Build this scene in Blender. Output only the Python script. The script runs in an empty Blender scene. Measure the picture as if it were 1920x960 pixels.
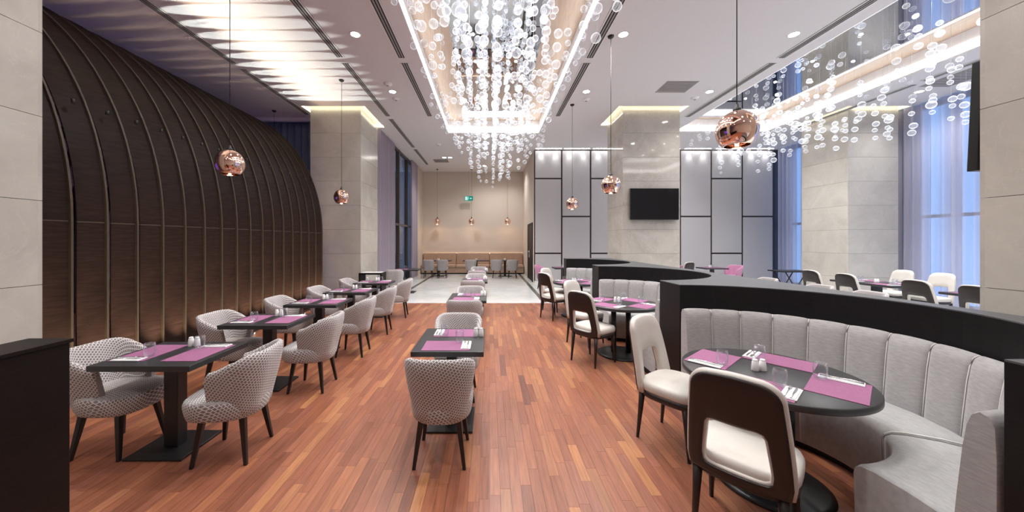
import bpy, bmesh, math, random
from math import sin, cos, pi, radians, sqrt, atan2
from mathutils import Vector, Matrix
random.seed(7)
SC = bpy.context.scene
COL = SC.collection

# ---------------------------------------------------------------- camera
F, CX, CY, EYE = 635.0, 918.0, 452.0, 1.65      # focal length / principal point in 1920x960 pixels, eye height
cam_d = bpy.data.cameras.new('camera'); cam = bpy.data.objects.new('camera', cam_d); COL.objects.link(cam)
cam.location = (0, 0, EYE); cam.rotation_euler = (pi/2, 0, 0)
cam_d.sensor_width = 36; cam_d.lens = F/1920*36
cam_d.shift_x = (960-CX)/1920; cam_d.shift_y = -(480-CY)/1920
cam_d.clip_start = .05; cam_d.clip_end = 200
SC.camera = cam
# ---------------------------------------------------------------- world (dusk sky outside the windows) and exposure
W = bpy.data.worlds.new('dusk_sky'); SC.world = W; W.use_nodes = True
bg = W.node_tree.nodes['Background']; bg.inputs[0].default_value = (.27, .53, 1, 1); bg.inputs[1].default_value = 1.7
SC.view_settings.view_transform = 'Standard'; SC.view_settings.look = 'None'
SC.view_settings.exposure = 0.10; SC.view_settings.gamma = 1; SC.view_settings.use_curve_mapping = False
try:
    SC.cycles.transparent_max_bounces = 48; SC.cycles.max_bounces = 10; SC.cycles.diffuse_bounces = 5
except Exception: pass
# lamp strengths, watts
P_DOWN, P_UP, P_PEND, P_WASH, P_HALO, P_RIB = 160.0, 130.0, 6.0, 18.0, 112.0, 150.0
E_COVE, E_PILLAR, E_SPOT = 7.0, 12.0, 50.0

# ---------------------------------------------------------------- mesh builder
class MB:
    def __init__(s): s.v=[]; s.f=[]; s.sm=[]; s.uv=[]; s.mi=[]; s.m=0
    def quad(s, idx, smooth=False, uv=None): s.f.append(tuple(idx)); s.sm.append(smooth); s.uv.append(uv); s.mi.append(s.m)
    def pts(s, P): n=len(s.v); s.v += [tuple(p) for p in P]; return list(range(n, n+len(P)))
    def box(s, x0,y0,z0,x1,y1,z1, M=None):
        P=[(x,y,z) for z in (z0,z1) for y in (y0,y1) for x in (x0,x1)]
        if M is not None: P=[M@Vector(p) for p in P]
        i=s.pts(P)
        for q in ((0,2,3,1),(4,5,7,6),(0,1,5,4),(2,6,7,3),(0,4,6,2),(1,3,7,5)): s.quad([i[k] for k in q])
        return s
    def loft(s, rings, closed=True, cap0=True, cap1=True, smooth=True, uv=None):
        n=len(rings[0]); R=[s.pts(r) for r in rings]
        for a in range(len(R)-1):
            for k in range(n if closed else n-1):
                k2=(k+1)%n
                u=None
                if uv: u=[uv[a][k],uv[a][k2] if k2 else uv[a][n],uv[a+1][k2] if k2 else uv[a+1][n],uv[a+1][k]]
                s.quad((R[a][k],R[a][k2],R[a+1][k2],R[a+1][k]),smooth,u)
        if cap0: s.quad(R[0][::-1])
        if cap1: s.quad(R[-1])
        return s
    def cyl(s,p0,p1,r0,r1=None,n=12,caps=True,smooth=True):
        r1=r0 if r1 is None else r1
        p0=Vector(p0);p1=Vector(p1);d=(p1-p0).normalized()
        a=d.orthogonal().normalized(); b=d.cross(a)
        rg=[[p+(a*cos(2*pi*k/n)+b*sin(2*pi*k/n))*r for k in range(n)] for p,r in((p0,r0),(p1,r1))]
        return s.loft(rg,True,caps,caps,smooth)
    def lathe(s, prof, n=24, c=(0,0,0), caps=False, smooth=True):
        rg=[[(c[0]+r*cos(2*pi*k/n),c[1]+r*sin(2*pi*k/n),c[2]+z) for k in range(n)] for r,z in prof]
        return s.loft(rg,True,caps,caps,smooth)
    def prism(s, poly, z0, z1, smooth=False):
        return s.loft([[(x,y,z0) for x,y in poly],[(x,y,z1) for x,y in poly]],True,True,True,smooth)
    def tube(s, P, r, n=6):
        rg=[]
        for i,p in enumerate(P):
            d=(Vector(P[min(i+1,len(P)-1)])-Vector(P[max(i-1,0)])).normalized()
            a=d.orthogonal().normalized() if abs(d.z)>.9 else d.cross(Vector((0,0,1))).normalized(); b=d.cross(a)
            rg.append([Vector(p)+(a*cos(2*pi*k/n)+b*sin(2*pi*k/n))*r for k in range(n)])
        return s.loft(rg)
    def mesh(s, name, mats):
        me=bpy.data.meshes.new(name); me.from_pydata(s.v,[],s.f)
        me.polygons.foreach_set('use_smooth',s.sm)
        if not isinstance(mats,(list,tuple)): mats=[mats]
        for m in mats: me.materials.append(m)
        if len(mats)>1: me.polygons.foreach_set('material_index',s.mi)
        if any(u is not None for u in s.uv):
            L=me.uv_layers.new(name='UVMap').data; k=0
            for p,u in zip(me.polygons,s.uv):
                for j,li in enumerate(p.loop_indices):
                    if u is not None: L[li].uv=u[j]
        bm=bmesh.new(); bm.from_mesh(me); bmesh.ops.recalc_face_normals(bm,faces=bm.faces); bm.to_mesh(me); bm.free()
        return me
    def build(s, name, mats, parent=None, bevel=0, seg=2, **tags):
        o=bpy.data.objects.new(name, s.mesh(name,mats)); COL.objects.link(o)
        if parent is not None: o.parent=parent
        if bevel:
            b=o.modifiers.new('bevel','BEVEL'); b.width=bevel; b.segments=seg; b.limit_method='ANGLE'; b.angle_limit=radians(40)
        return tag(o,**tags)
def tag(o,label=None,cat=None,group=None,kind=None):
    if label: o['label']=label
    if cat: o['category']=cat
    if group: o['group']=group
    if kind: o['kind']=kind
    return o
def thing(name,label,cat,loc=(0,0,0),rz=0,group=None):
    o=bpy.data.objects.new(name,None); COL.objects.link(o); o.location=loc; o.rotation_euler=(0,0,rz); o.empty_display_size=.1
    return tag(o,label,cat,group)
def link_mesh(name,me,parent=None,loc=(0,0,0),rz=0,**tags):
    o=bpy.data.objects.new(name,me); COL.objects.link(o); o.parent=parent; o.location=loc; o.rotation_euler=(0,0,rz)
    return tag(o,**tags)
def dup(root,label,loc,rz=0,group=None):
    def cp(o,par):
        c=o.copy(); COL.objects.link(c); c.parent=par
        for ch in kids.get(o.name,[]): cp(ch,c)
        return c
    kids={}
    def walk(o):
        kids[o.name]=list(o.children)
        for ch in o.children: walk(ch)
    walk(root)
    r=cp(root,None); r.location=loc; r.rotation_euler=(0,0,rz); r['label']=label
    if group: r['group']=group
    return r
class Proto:
    """first use places the prototype itself, later uses place copies"""
    def __init__(s,maker): s.o=maker(); s.used=False
    def put(s,label,loc,rz=0,group=None):
        if not s.used:
            s.used=True; o=s.o; o.location=loc; o.rotation_euler=(0,0,rz); o['label']=label
            if group: o['group']=group
            return o
        return dup(s.o,label,loc,rz,group)
# ---------------------------------------------------------------- materials
def newmat(name):
    m=bpy.data.materials.new(name); m.use_nodes=True; nt=m.node_tree
    return m,nt,nt.nodes['Principled BSDF']
def N(nt,t,**kw):
    n=nt.nodes.new(t)
    for k,v in kw.items(): setattr(n,k,v)
    return n
def setp(b,col=None,rough=None,metal=None,spec=None,coat=None,sheen=None):
    if col is not None: b.inputs['Base Color'].default_value=(*col,1)
    if rough is not None: b.inputs['Roughness'].default_value=rough
    if metal is not None: b.inputs['Metallic'].default_value=metal
    if spec is not None: b.inputs['Specular IOR Level'].default_value=spec
    if coat is not None: b.inputs['Coat Weight'].default_value=coat
    if sheen is not None: b.inputs['Sheen Weight'].default_value=sheen
def plain(name,col,rough=.5,metal=0,spec=.5,coat=0,sheen=0,noise=0,nscale=8,bump=0,stretch=(1,1,1)):
    m,nt,b=newmat(name); setp(b,col,rough,metal,spec,coat,sheen)
    if noise or bump:
        tc=N(nt,'ShaderNodeTexCoord'); mp=N(nt,'ShaderNodeMapping'); mp.inputs['Scale'].default_value=stretch
        nz=N(nt,'ShaderNodeTexNoise'); nz.inputs['Scale'].default_value=nscale; nz.inputs['Detail'].default_value=5
        nt.links.new(tc.outputs['Object'],mp.inputs[0]); nt.links.new(mp.outputs[0],nz.inputs['Vector'])
        if noise:
            r=N(nt,'ShaderNodeValToRGB'); e=r.color_ramp.elements
            e[0].position=.3; e[1].position=.7
            e[0].color=(*[c*(1-noise) for c in col],1); e[1].color=(*[min(1,c*(1+noise)) for c in col],1)
            nt.links.new(nz.outputs[0],r.inputs[0]); nt.links.new(r.outputs[0],b.inputs['Base Color'])
        if bump:
            bp=N(nt,'ShaderNodeBump'); bp.inputs['Strength'].default_value=bump; bp.inputs['Distance'].default_value=.01
            nt.links.new(nz.outputs[0],bp.inputs['Height']); nt.links.new(bp.outputs[0],b.inputs['Normal'])
    return m
def emit(name,col,s):
    m=bpy.data.materials.new(name); m.use_nodes=True; nt=m.node_tree; nt.nodes.clear()
    e=N(nt,'ShaderNodeEmission'); e.inputs[0].default_value=(*col,1); e.inputs[1].default_value=s
    o=N(nt,'ShaderNodeOutputMaterial'); nt.links.new(e.outputs[0],o.inputs[0]); return m
def wood_floor(name,src):
    m,nt,b=newmat(name)
    if src=='object': rnd=N(nt,'ShaderNodeObjectInfo').outputs['Random']
    else:
        a=N(nt,'ShaderNodeAttribute'); a.attribute_name='rnd'; rnd=a.outputs['Fac']
    ramp=N(nt,'ShaderNodeValToRGB'); cr=ramp.color_ramp
    cols=[(.0,(.21,.074,.042)),(.2,(.30,.107,.057)),(.4,(.26,.092,.054)),(.6,(.37,.14,.070)),(.8,(.27,.10,.064)),(.93,(.44,.19,.082)),(1,(.15,.054,.040))]
    cr.elements[0].position=0; cr.elements[0].color=(*cols[0][1],1); cr.elements[1].position=1; cr.elements[1].color=(*cols[-1][1],1)
    for p,c in cols[1:-1]: e=cr.elements.new(p); e.color=(*c,1)
    nt.links.new(rnd,ramp.inputs[0])
    g=N(nt,'ShaderNodeNewGeometry'); mp=N(nt,'ShaderNodeMapping'); mp.inputs['Scale'].default_value=(55,3.2,1)
    off=N(nt,'ShaderNodeCombineXYZ'); mu=N(nt,'ShaderNodeMath',operation='MULTIPLY'); mu.inputs[1].default_value=37
    nt.links.new(rnd,mu.inputs[0]); nt.links.new(mu.outputs[0],off.inputs[1]); nt.links.new(off.outputs[0],mp.inputs['Location'])
    nt.links.new(g.outputs['Position'],mp.inputs[0])
    nz=N(nt,'ShaderNodeTexNoise'); nz.inputs['Scale'].default_value=1; nz.inputs['Detail'].default_value=4; nz.inputs['Roughness'].default_value=.6
    nt.links.new(mp.outputs[0],nz.inputs['Vector'])
    mr=N(nt,'ShaderNodeMapRange'); mr.inputs[1].default_value=.25; mr.inputs[2].default_value=.75; mr.inputs[3].default_value=.62; mr.inputs[4].default_value=1.25
    nt.links.new(nz.outputs[0],mr.inputs[0])
    mx=N(nt,'ShaderNodeMix',data_type='RGBA',blend_type='MULTIPLY'); mx.inputs[0].default_value=1
    nt.links.new(ramp.outputs[0],mx.inputs[6]); nt.links.new(mr.outputs[0],mx.inputs[7]); nt.links.new(mx.outputs[2],b.inputs['Base Color'])
    mr2=N(nt,'ShaderNodeMapRange'); mr2.inputs[3].default_value=.26; mr2.inputs[4].default_value=.40; nt.links.new(nz.outputs[0],mr2.inputs[0]); nt.links.new(mr2.outputs[0],b.inputs['Roughness'])
    setp(b,spec=.6); return m
def stone(name,c0,c1,rough,scale=1.1,vein=.5):
    m,nt,b=newmat(name); g=N(nt,'ShaderNodeNewGeometry')
    oi=N(nt,'ShaderNodeObjectInfo'); ad=N(nt,'ShaderNodeVectorMath',operation='ADD'); ml=N(nt,'ShaderNodeVectorMath',operation='SCALE'); ml.inputs['Scale'].default_value=9
    cb=N(nt,'ShaderNodeCombineXYZ'); nt.links.new(oi.outputs['Random'],cb.inputs[0]); nt.links.new(oi.outputs['Random'],cb.inputs[2]); nt.links.new(cb.outputs[0],ml.inputs[0])
    nt.links.new(g.outputs['Position'],ad.inputs[0]); nt.links.new(ml.outputs[0],ad.inputs[1])
    n1=N(nt,'ShaderNodeTexNoise'); n1.inputs['Scale'].default_value=scale; n1.inputs['Detail'].default_value=8; n1.inputs['Roughness'].default_value=.65; n1.inputs['Distortion'].default_value=.8
    n2=N(nt,'ShaderNodeTexNoise'); n2.inputs['Scale'].default_value=scale*2.2; n2.inputs['Detail'].default_value=3; n2.inputs['Distortion'].default_value=2.2
    nt.links.new(ad.outputs[0],n1.inputs['Vector']); nt.links.new(ad.outputs[0],n2.inputs['Vector'])
    r1=N(nt,'ShaderNodeValToRGB'); e=r1.color_ramp.elements; e[0].position=.32; e[0].color=(*c0,1); e[1].position=.68; e[1].color=(*c1,1)
    nt.links.new(n1.outputs[0],r1.inputs[0])
    r2=N(nt,'ShaderNodeValToRGB'); cr=r2.color_ramp; cr.elements[0].position=.485; cr.elements[0].color=(0,0,0,1); cr.elements[1].position=.515; cr.elements[1].color=(0,0,0,1)
    e=cr.elements.new(.5); e.color=(vein,vein,vein,1)
    nt.links.new(n2.outputs[0],r2.inputs[0])
    mx=N(nt,'ShaderNodeMix',data_type='RGBA'); mx.inputs[7].default_value=(*[min(1,c*1.18) for c in c1],1)
    nt.links.new(r2.outputs[0],mx.inputs[0]); nt.links.new(r1.outputs[0],mx.inputs[6]); nt.links.new(mx.outputs[2],b.inputs['Base Color'])
    setp(b,rough=rough); return m
def weave(name,cb,cm,scale=1):
    m,nt,b=newmat(name); tc=N(nt,'ShaderNodeTexCoord'); mp=N(nt,'ShaderNodeMapping'); mp.inputs['Rotation'].default_value=(0,0,pi/4); mp.inputs['Scale'].default_value=(scale,scale,1)
    br=N(nt,'ShaderNodeTexBrick'); br.inputs['Scale'].default_value=1; br.inputs['Brick Width'].default_value=.021; br.inputs['Row Height'].default_value=.021; br.inputs['Mortar Size'].default_value=.0026; br.inputs['Mortar Smooth'].default_value=.3
    br.inputs['Color1'].default_value=(*cb,1); br.inputs['Color2'].default_value=(*[c*1.25 for c in cb],1); br.inputs['Mortar'].default_value=(*cm,1)
    nt.links.new(tc.outputs['UV'],mp.inputs[0]); nt.links.new(mp.outputs[0],br.inputs[0]); nt.links.new(br.outputs[0],b.inputs['Base Color'])
    bp=N(nt,'ShaderNodeBump'); bp.inputs['Strength'].default_value=.3; bp.inputs['Distance'].default_value=.004; nt.links.new(br.outputs['Fac'],bp.inputs['Height']); nt.links.new(bp.outputs[0],b.inputs['Normal'])
    setp(b,rough=.85,sheen=.25); return m
def thin_glass(name,tint,lo,hi,p,white=.35):
    """thin clear glass shell: see-through face on, reflecting towards the grazing rim, where white stands in for refracted light"""
    m=bpy.data.materials.new(name); m.use_nodes=True; nt=m.node_tree; nt.nodes.clear(); out=N(nt,'ShaderNodeOutputMaterial')
    lw=N(nt,'ShaderNodeLayerWeight'); lw.inputs[0].default_value=.5
    pw=N(nt,'ShaderNodeMath',operation='POWER'); pw.inputs[1].default_value=p; nt.links.new(lw.outputs['Facing'],pw.inputs[0])
    mr=N(nt,'ShaderNodeMapRange'); mr.inputs[3].default_value=lo; mr.inputs[4].default_value=hi; nt.links.new(pw.outputs[0],mr.inputs[0])
    tr=N(nt,'ShaderNodeBsdfTransparent'); tr.inputs[0].default_value=(*tint,1)
    gl=N(nt,'ShaderNodeBsdfGlossy'); gl.inputs['Roughness'].default_value=.06
    tl=N(nt,'ShaderNodeBsdfTranslucent'); tl.inputs[0].default_value=(.95,.97,1,1)
    df=N(nt,'ShaderNodeBsdfDiffuse'); df.inputs[0].default_value=(.95,.97,1,1)
    m0=N(nt,'ShaderNodeMixShader'); nt.links.new(tl.outputs[0],m0.inputs[1]); nt.links.new(df.outputs[0],m0.inputs[2])
    m1=N(nt,'ShaderNodeMixShader'); m1.inputs[0].default_value=white; nt.links.new(gl.outputs[0],m1.inputs[1]); nt.links.new(m0.outputs[0],m1.inputs[2])
    m2=N(nt,'ShaderNodeMixShader'); nt.links.new(mr.outputs[0],m2.inputs[0]); nt.links.new(tr.outputs[0],m2.inputs[1]); nt.links.new(m1.outputs[0],m2.inputs[2]); nt.links.new(m2.outputs[0],out.inputs[0])
    return m
def sheer(name,col,transp=.15,trans=.5,streak=False):
    m=bpy.data.materials.new(name); m.use_nodes=True; nt=m.node_tree; nt.nodes.clear(); out=N(nt,'ShaderNodeOutputMaterial')
    d=N(nt,'ShaderNodeBsdfDiffuse'); d.inputs[0].default_value=(*col,1); t=N(nt,'ShaderNodeBsdfTranslucent'); t.inputs[0].default_value=(*col,1)
    p=N(nt,'ShaderNodeBsdfTransparent'); a=N(nt,'ShaderNodeMixShader'); a.inputs[0].default_value=trans; b=N(nt,'ShaderNodeMixShader'); b.inputs[0].default_value=transp
    if streak:      # sheer cloth: doubled pleats are denser than single ones
        g=N(nt,'ShaderNodeNewGeometry'); mp=N(nt,'ShaderNodeMapping'); mp.inputs['Scale'].default_value=(0,3.1,.02); nz=N(nt,'ShaderNodeTexNoise'); nz.inputs['Scale'].default_value=1; nz.inputs['Detail'].default_value=3
        mr=N(nt,'ShaderNodeMapRange'); mr.inputs[1].default_value=.42; mr.inputs[2].default_value=.68; mr.inputs[3].default_value=.03; mr.inputs[4].default_value=transp
        nt.links.new(g.outputs['Position'],mp.inputs[0]); nt.links.new(mp.outputs[0],nz.inputs['Vector']); nt.links.new(nz.outputs[0],mr.inputs[0]); nt.links.new(mr.outputs[0],b.inputs[0])
    nt.links.new(d.outputs[0],a.inputs[1]); nt.links.new(t.outputs[0],a.inputs[2]); nt.links.new(a.outputs[0],b.inputs[1]); nt.links.new(p.outputs[0],b.inputs[2]); nt.links.new(b.outputs[0],out.inputs[0])
    return m
M={}
M['plank']=wood_floor('merbau_plank','object'); M['plank_far']=wood_floor('merbau_plank_far','attr')
M['stone']=stone('beige_limestone',(.43,.40,.355),(.54,.51,.455),.17,1.1,.2)
M['stone_polished']=stone('polished_limestone',(.40,.365,.32),(.52,.48,.43),.06,1.4)
M['marble']=stone('white_marble',(.60,.61,.60),(.74,.75,.74),.14,.9,.25)
M['inlay']=plain('dark_stone_inlay',(.10,.11,.085),.25,noise=.3,nscale=5)
M['ceiling']=plain('ceiling_paint',(.74,.715,.72),.85,spec=.2)
M['wall']=plain('beige_wallpaper',(.62,.54,.47),.8,noise=.03,nscale=60,spec=.25)
M['tan']=plain('tan_veneer',(.44,.335,.26),.45,noise=.08,nscale=3,stretch=(8,1,1))
M['mirror']=plain('smoked_mirror',(.62,.64,.68),.01,metal=1)
M['dome']=plain('brown_stained_veneer',(.024,.0135,.0108),.5,spec=.12,noise=.3,nscale=6,stretch=(1,1,9))
M['rib']=plain('bronze_metal_rib',(.066,.051,.038),.5,metal=.3,noise=.1,nscale=20)
M['black']=plain('black_oak',(.0055,.0052,.006),.45,spec=.3,noise=.35,nscale=14,stretch=(1,1,8))
M['black_top']=plain('black_table_laminate',(.026,.026,.029),.36,spec=.6,noise=.06,nscale=12,stretch=(1,8,1))
M['cap']=plain('black_oak_cap_lit',(.075,.077,.083),.45,spec=.6)  # greyer than the black oak, ceiling light on the top put into the colour
M['espresso']=plain('espresso_veneer',(.0065,.0035,.003),.5,spec=.25,noise=.35,nscale=10,stretch=(1,1,8))
M['black_metal']=plain('black_metal',(.012,.012,.013),.35)
M['black_leg']=plain('black_lacquer_leg',(.012,.010,.010),.3)
M['weave']=weave('grey_lattice_weave',(.175,.145,.14),(.68,.66,.66))
M['pinkweave']=plain('pink_fabric',(.50,.22,.36),.85,sheen=.3,noise=.08,nscale=60)
M['velvet']=plain('grey_velvet',(.325,.315,.318),.8,sheen=.3,noise=.12,nscale=22,stretch=(1,1,5),spec=.2)
M['seat_velvet']=plain('grey_velvet_seat',(.36,.36,.36),.8,sheen=.3,noise=.12,nscale=26,stretch=(3,1,1),spec=.2)
M['piping']=plain('pale_piping',(.66,.64,.62),.7)
M['cream']=plain('cream_leather',(.58,.545,.505),.48,noise=.05,nscale=9)
M['brown']=plain('dark_brown_leather',(.020,.012,.011),.42,noise=.1,nscale=30)
M['mat']=plain('pink_woven_mat',(.28,.105,.205),.7,noise=.12,nscale=160,spec=.3)
M['napkin']=plain('white_napkin',(.74,.74,.75),.8)
M['steel']=plain('cutlery_steel',(.75,.75,.76),.18,metal=1)
M['china']=plain('white_china',(.86,.86,.85),.2)
M['glass']=thin_glass('tumbler_glass',(.98,.99,1),.03,.75,2.2,.15)
M['pane']=thin_glass('window_pane',(.92,.95,1),.05,.5,3,.0)
M['bubble']=thin_glass('blown_glass_bubble',(.97,.98,1),.13,1.0,2.1,.85)  # white rim painted in for light the clear glass would refract
M['copper']=plain('copper_mirror',(.93,.66,.55),.035,metal=1)
M['cord']=plain('black_cord',(.02,.018,.016),.6)
M['wire']=plain('steel_wire',(.55,.56,.58),.35,metal=.8)
M['panel']=plain('grey_silk_panel',(.52,.505,.515),.55,noise=.05,nscale=40,stretch=(6,1,.6),spec=.35)
M['gap']=plain('dark_bronze_strip',(.045,.028,.026),.4,metal=.3)
M['tv']=plain('tv_screen',(.004,.004,.005),.12); M['tvframe']=plain('tv_frame',(.01,.01,.01),.4)
M['curtain_mauve']=sheer('mauve_curtain',(.50,.43,.50),.02,.35)
M['curtain_sheer']=sheer('sheer_curtain',(.52,.50,.58),.5,.30,True)
M['curtain_dusk']=sheer('dusk_blue_curtain',(.22,.25,.34),.05,.4)
M['frame_win']=plain('bronze_window_frame',(.10,.085,.075),.4,metal=.4)
M['vent']=plain('grey_vent',(.33,.31,.30),.6); M['slot']=plain('black_slot',(.02,.02,.02),.8)
M['white']=plain('white_enamel',(.78,.77,.76),.5)
M['bench']=plain('tan_leather_bench',(.43,.29,.21),.55,noise=.05,nscale=7)
M['sky_block']=plain('dark_sky_block',(.06,.055,.055),.8,noise=.2,nscale=1)
M['green']=emit('exit_green',(.005,.27,.20),.9); M['signwhite']=emit('exit_white',(.55,.95,.85),.9)
M['led']=emit('cove_led',(1,.97,.93),E_COVE); M['led_pillar']=emit('pillar_led',(1,.93,.66),E_PILLAR); M['spot']=emit('spot_lens',(1,.96,.9),E_SPOT)
M['led_wash']=emit('wash_led',(1,.98,.95),22.0); M['led_bench']=emit('bench_led',(1,.75,.5),5.0)
M['bulb']=emit('pendant_bulb',(1,.72,.42),40); M['violet']=emit('violet_light',(.22,.12,1),1.5)
def lamp(kind,name,parent,loc,power,col=(1,.93,.85),**kw):
    d=bpy.data.lights.new(name,kind); d.energy=power; d.color=col
    for k,v in kw.items(): setattr(d,k,v)
    o=bpy.data.objects.new(name,d); COL.objects.link(o); o.parent=parent; o.location=loc; return o
# ================================================================ THE SETTING
ZC = 5.25                    # ceiling height
XL, XR, YR, YP, YB = -9.9, 11.55, -3.0, 13.35, 17.6     # left wall, window wall, wall behind camera, panel wall, alcove wall
AX0, AX1 = -3.45, 1.74       # alcove and left window wall / alcove side wall
COFFERS = [(-1.37,1.64,.4,11.3),(6.1,9.1,.4,11.15)]
PILLARS = [  # x0,x1,y0,y1,label
 (-4.87,-3.5,9.2,10.6,'beige stone pillar beside the far end of the ribbed dome'),
 (3.62,5.17,9.2,10.4,'polished beige stone pillar carrying the television over the booths'),
 (9.74,11.1,9.2,10.57,'beige stone pillar standing between the blue lit curtains'),
 (3.62,5.1,1.1,2.5,'near beige stone pillar at the right edge behind the booth wall'),
 (-4.9,-3.5,1.25,2.65,'near beige stone pillar at the left edge beside the ribbed dome')]
# ---- floor: planks near, planks far, marble beyond
fl=MB().box(XL-.3,YR-.3,-.20,XR+.3,YB+.3,-.02).build('floor',M['slot'],kind='structure',label='floor of red brown merbau strips and pale marble')
rows=[]; PW=.07; PX0,PX1,PY0,PY1=-9.8,3.4,-2.9,9.0
nx=int((PX1-PX0)/PW)
rnd=random.Random(3); planks=[]
for i in range(nx):
    y=PY0-rnd.random()*.8
    while y<PY1:
        L=rnd.choice((.42,.5,.6,.75)); a=max(y,PY0); b=min(y+L,PY1)
        if b-a>.03: planks.append((PX0+i*PW,a,b))
        y+=L
def in_view(p):
    x=p[0]; yy=(p[1]+p[2])/2
    return yy>2.02 and -2.35<x<1.75 and abs(CX+F*x/yy-960)<1000
near=sorted([p for p in planks if in_view(p)],key=lambda p:(p[1]+p[2])/2)[:300]
ns=set(near); cache={}
for (x,a,b) in near:
    L=round(b-a,3)
    if L not in cache:
        cache[L]=MB().box(.0006,.0006,-.014,PW-.0006,L-.0006,0).mesh('plank',M['plank'])
    link_mesh('plank',cache[L],fl,(x,a,0))
mb=MB(); vals=[]
for p in planks:
    if p in ns: continue
    x,a,b=p; mb.box(x+.0006,a+.0006,-.014,x+PW-.0006,b-.0006,0); vals+= [rnd.random()]*6
o=mb.build('far_planks',M['plank_far'],fl,kind='stuff')
at=o.data.attributes.new('rnd','FLOAT','FACE'); at.data.foreach_set('value',vals)
MB().box(XL,9.0,-.02,XR,9.11,.002).build('threshold_strip',M['marble'],fl)
# marble slabs with two dark inlay bands that run back into the alcove
def slab(x0,x1,y0,y1): MB().box(x0+.0015,y0+.0015,-.02,x1-.0015,y1-.0015,0).build('marble_slab',M['marble'],fl)
bands=[-2.78,1.42]; BW=.12
xsec=[(-9.8,-6.3),(-6.3,-2.78),(-2.66,-.6),(-.6,1.42),(1.54,4.9),(4.9,8.2),(8.2,11.5)]
for x0,x1 in xsec:
    y=9.11
    while y<YB:
        slab(x0,x1,y,min(y+2.2,YB)); y+=2.2
for bx in bands: MB().box(bx,9.11,-.02,bx+BW,16.9,0).build('inlay_band',M['inlay'],fl)
y=YR
while y<9.0: slab(3.4,7.5,y,min(y+2,9.0)); slab(7.5,11.5,y,min(y+2,9.0)); y+=2
# ---- ceiling with openings
PM=.17
holes=[c for c in COFFERS]+[(p[0]-PM,p[1]+PM,p[2]-PM,p[3]+PM) for p in PILLARS]
xs=sorted({XL,XR+.4}|{h[0] for h in holes}|{h[1] for h in holes}); ys=sorted({YR,YB}|{h[2] for h in holes}|{h[3] for h in holes})
mb=MB()
for i in range(len(xs)-1):
    for j in range(len(ys)-1):
        mx,my=(xs[i]+xs[i+1])/2,(ys[j]+ys[j+1])/2
        if any(h[0]<mx<h[1] and h[2]<my<h[3] for h in holes): continue
        mb.box(xs[i],ys[j],ZC,xs[i+1],ys[j+1],ZC+.03)
ceil=mb.build('ceiling',M['ceiling'],kind='structure',label='pale flat ceiling with two lit mirrored coffers')
MB().box(XL-.2,YR-.2,ZC+.75,XR+.6,YB+.2,ZC+.9).build('roof_slab',M['ceiling'],ceil)
for (x0,x1,y0,y1) in COFFERS:
    H=.42; xc=(x0+x1)/2
    m=MB(); t=.05; e=.02     # the side walls sit back behind a lip
    m.box(x0-e-t,y0-e,ZC+.03,x0-e,y1+e,ZC+H); m.box(x1+e,y0-e,ZC+.03,x1+e+t,y1+e,ZC+H); m.box(x0-e,y0-e-t,ZC+.03,x1+e,y0-e,ZC+H); m.box(x0-e,y1+e,ZC+.03,x1+e,y1+e+t,ZC+H)
    m.build('coffer_side',M['ceiling'],ceil)
    MB().box(x0-e,y0-e,ZC+H,x1+e,y1+e,ZC+H+.03).build('coffer_top',M['tan'],ceil)
    yy=y0+.35
    while yy<y1-.5:
        y2=min(yy+1.7,y1-.3)
        MB().box(xc-.9,yy+.002,ZC+H-.012,xc+.9,y2-.002,ZC+H-.001).build('mirror_panel',M['mirror'],ceil); yy=y2
for (x0,x1,y0,y1),nm in zip(COFFERS,('main chandelier coffer','right chandelier coffer')):
    e=.02
    for (a,b,c,d,side) in ((x0-e,x0-e+.02,y0,y1,'left'),(x1+e-.02,x1+e,y0,y1,'right'),(x0,x1,y1+e-.02,y1+e,'far'),(x0,x1,y0-e,y0-e+.02,'near')):
        MB().box(a,c,ZC+.035,b,d,ZC+.20).build('cove_light',M['led'],label='white cove light strip along the %s edge of the %s'%(side,nm),cat='cove light',group='cove light strips')
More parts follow.
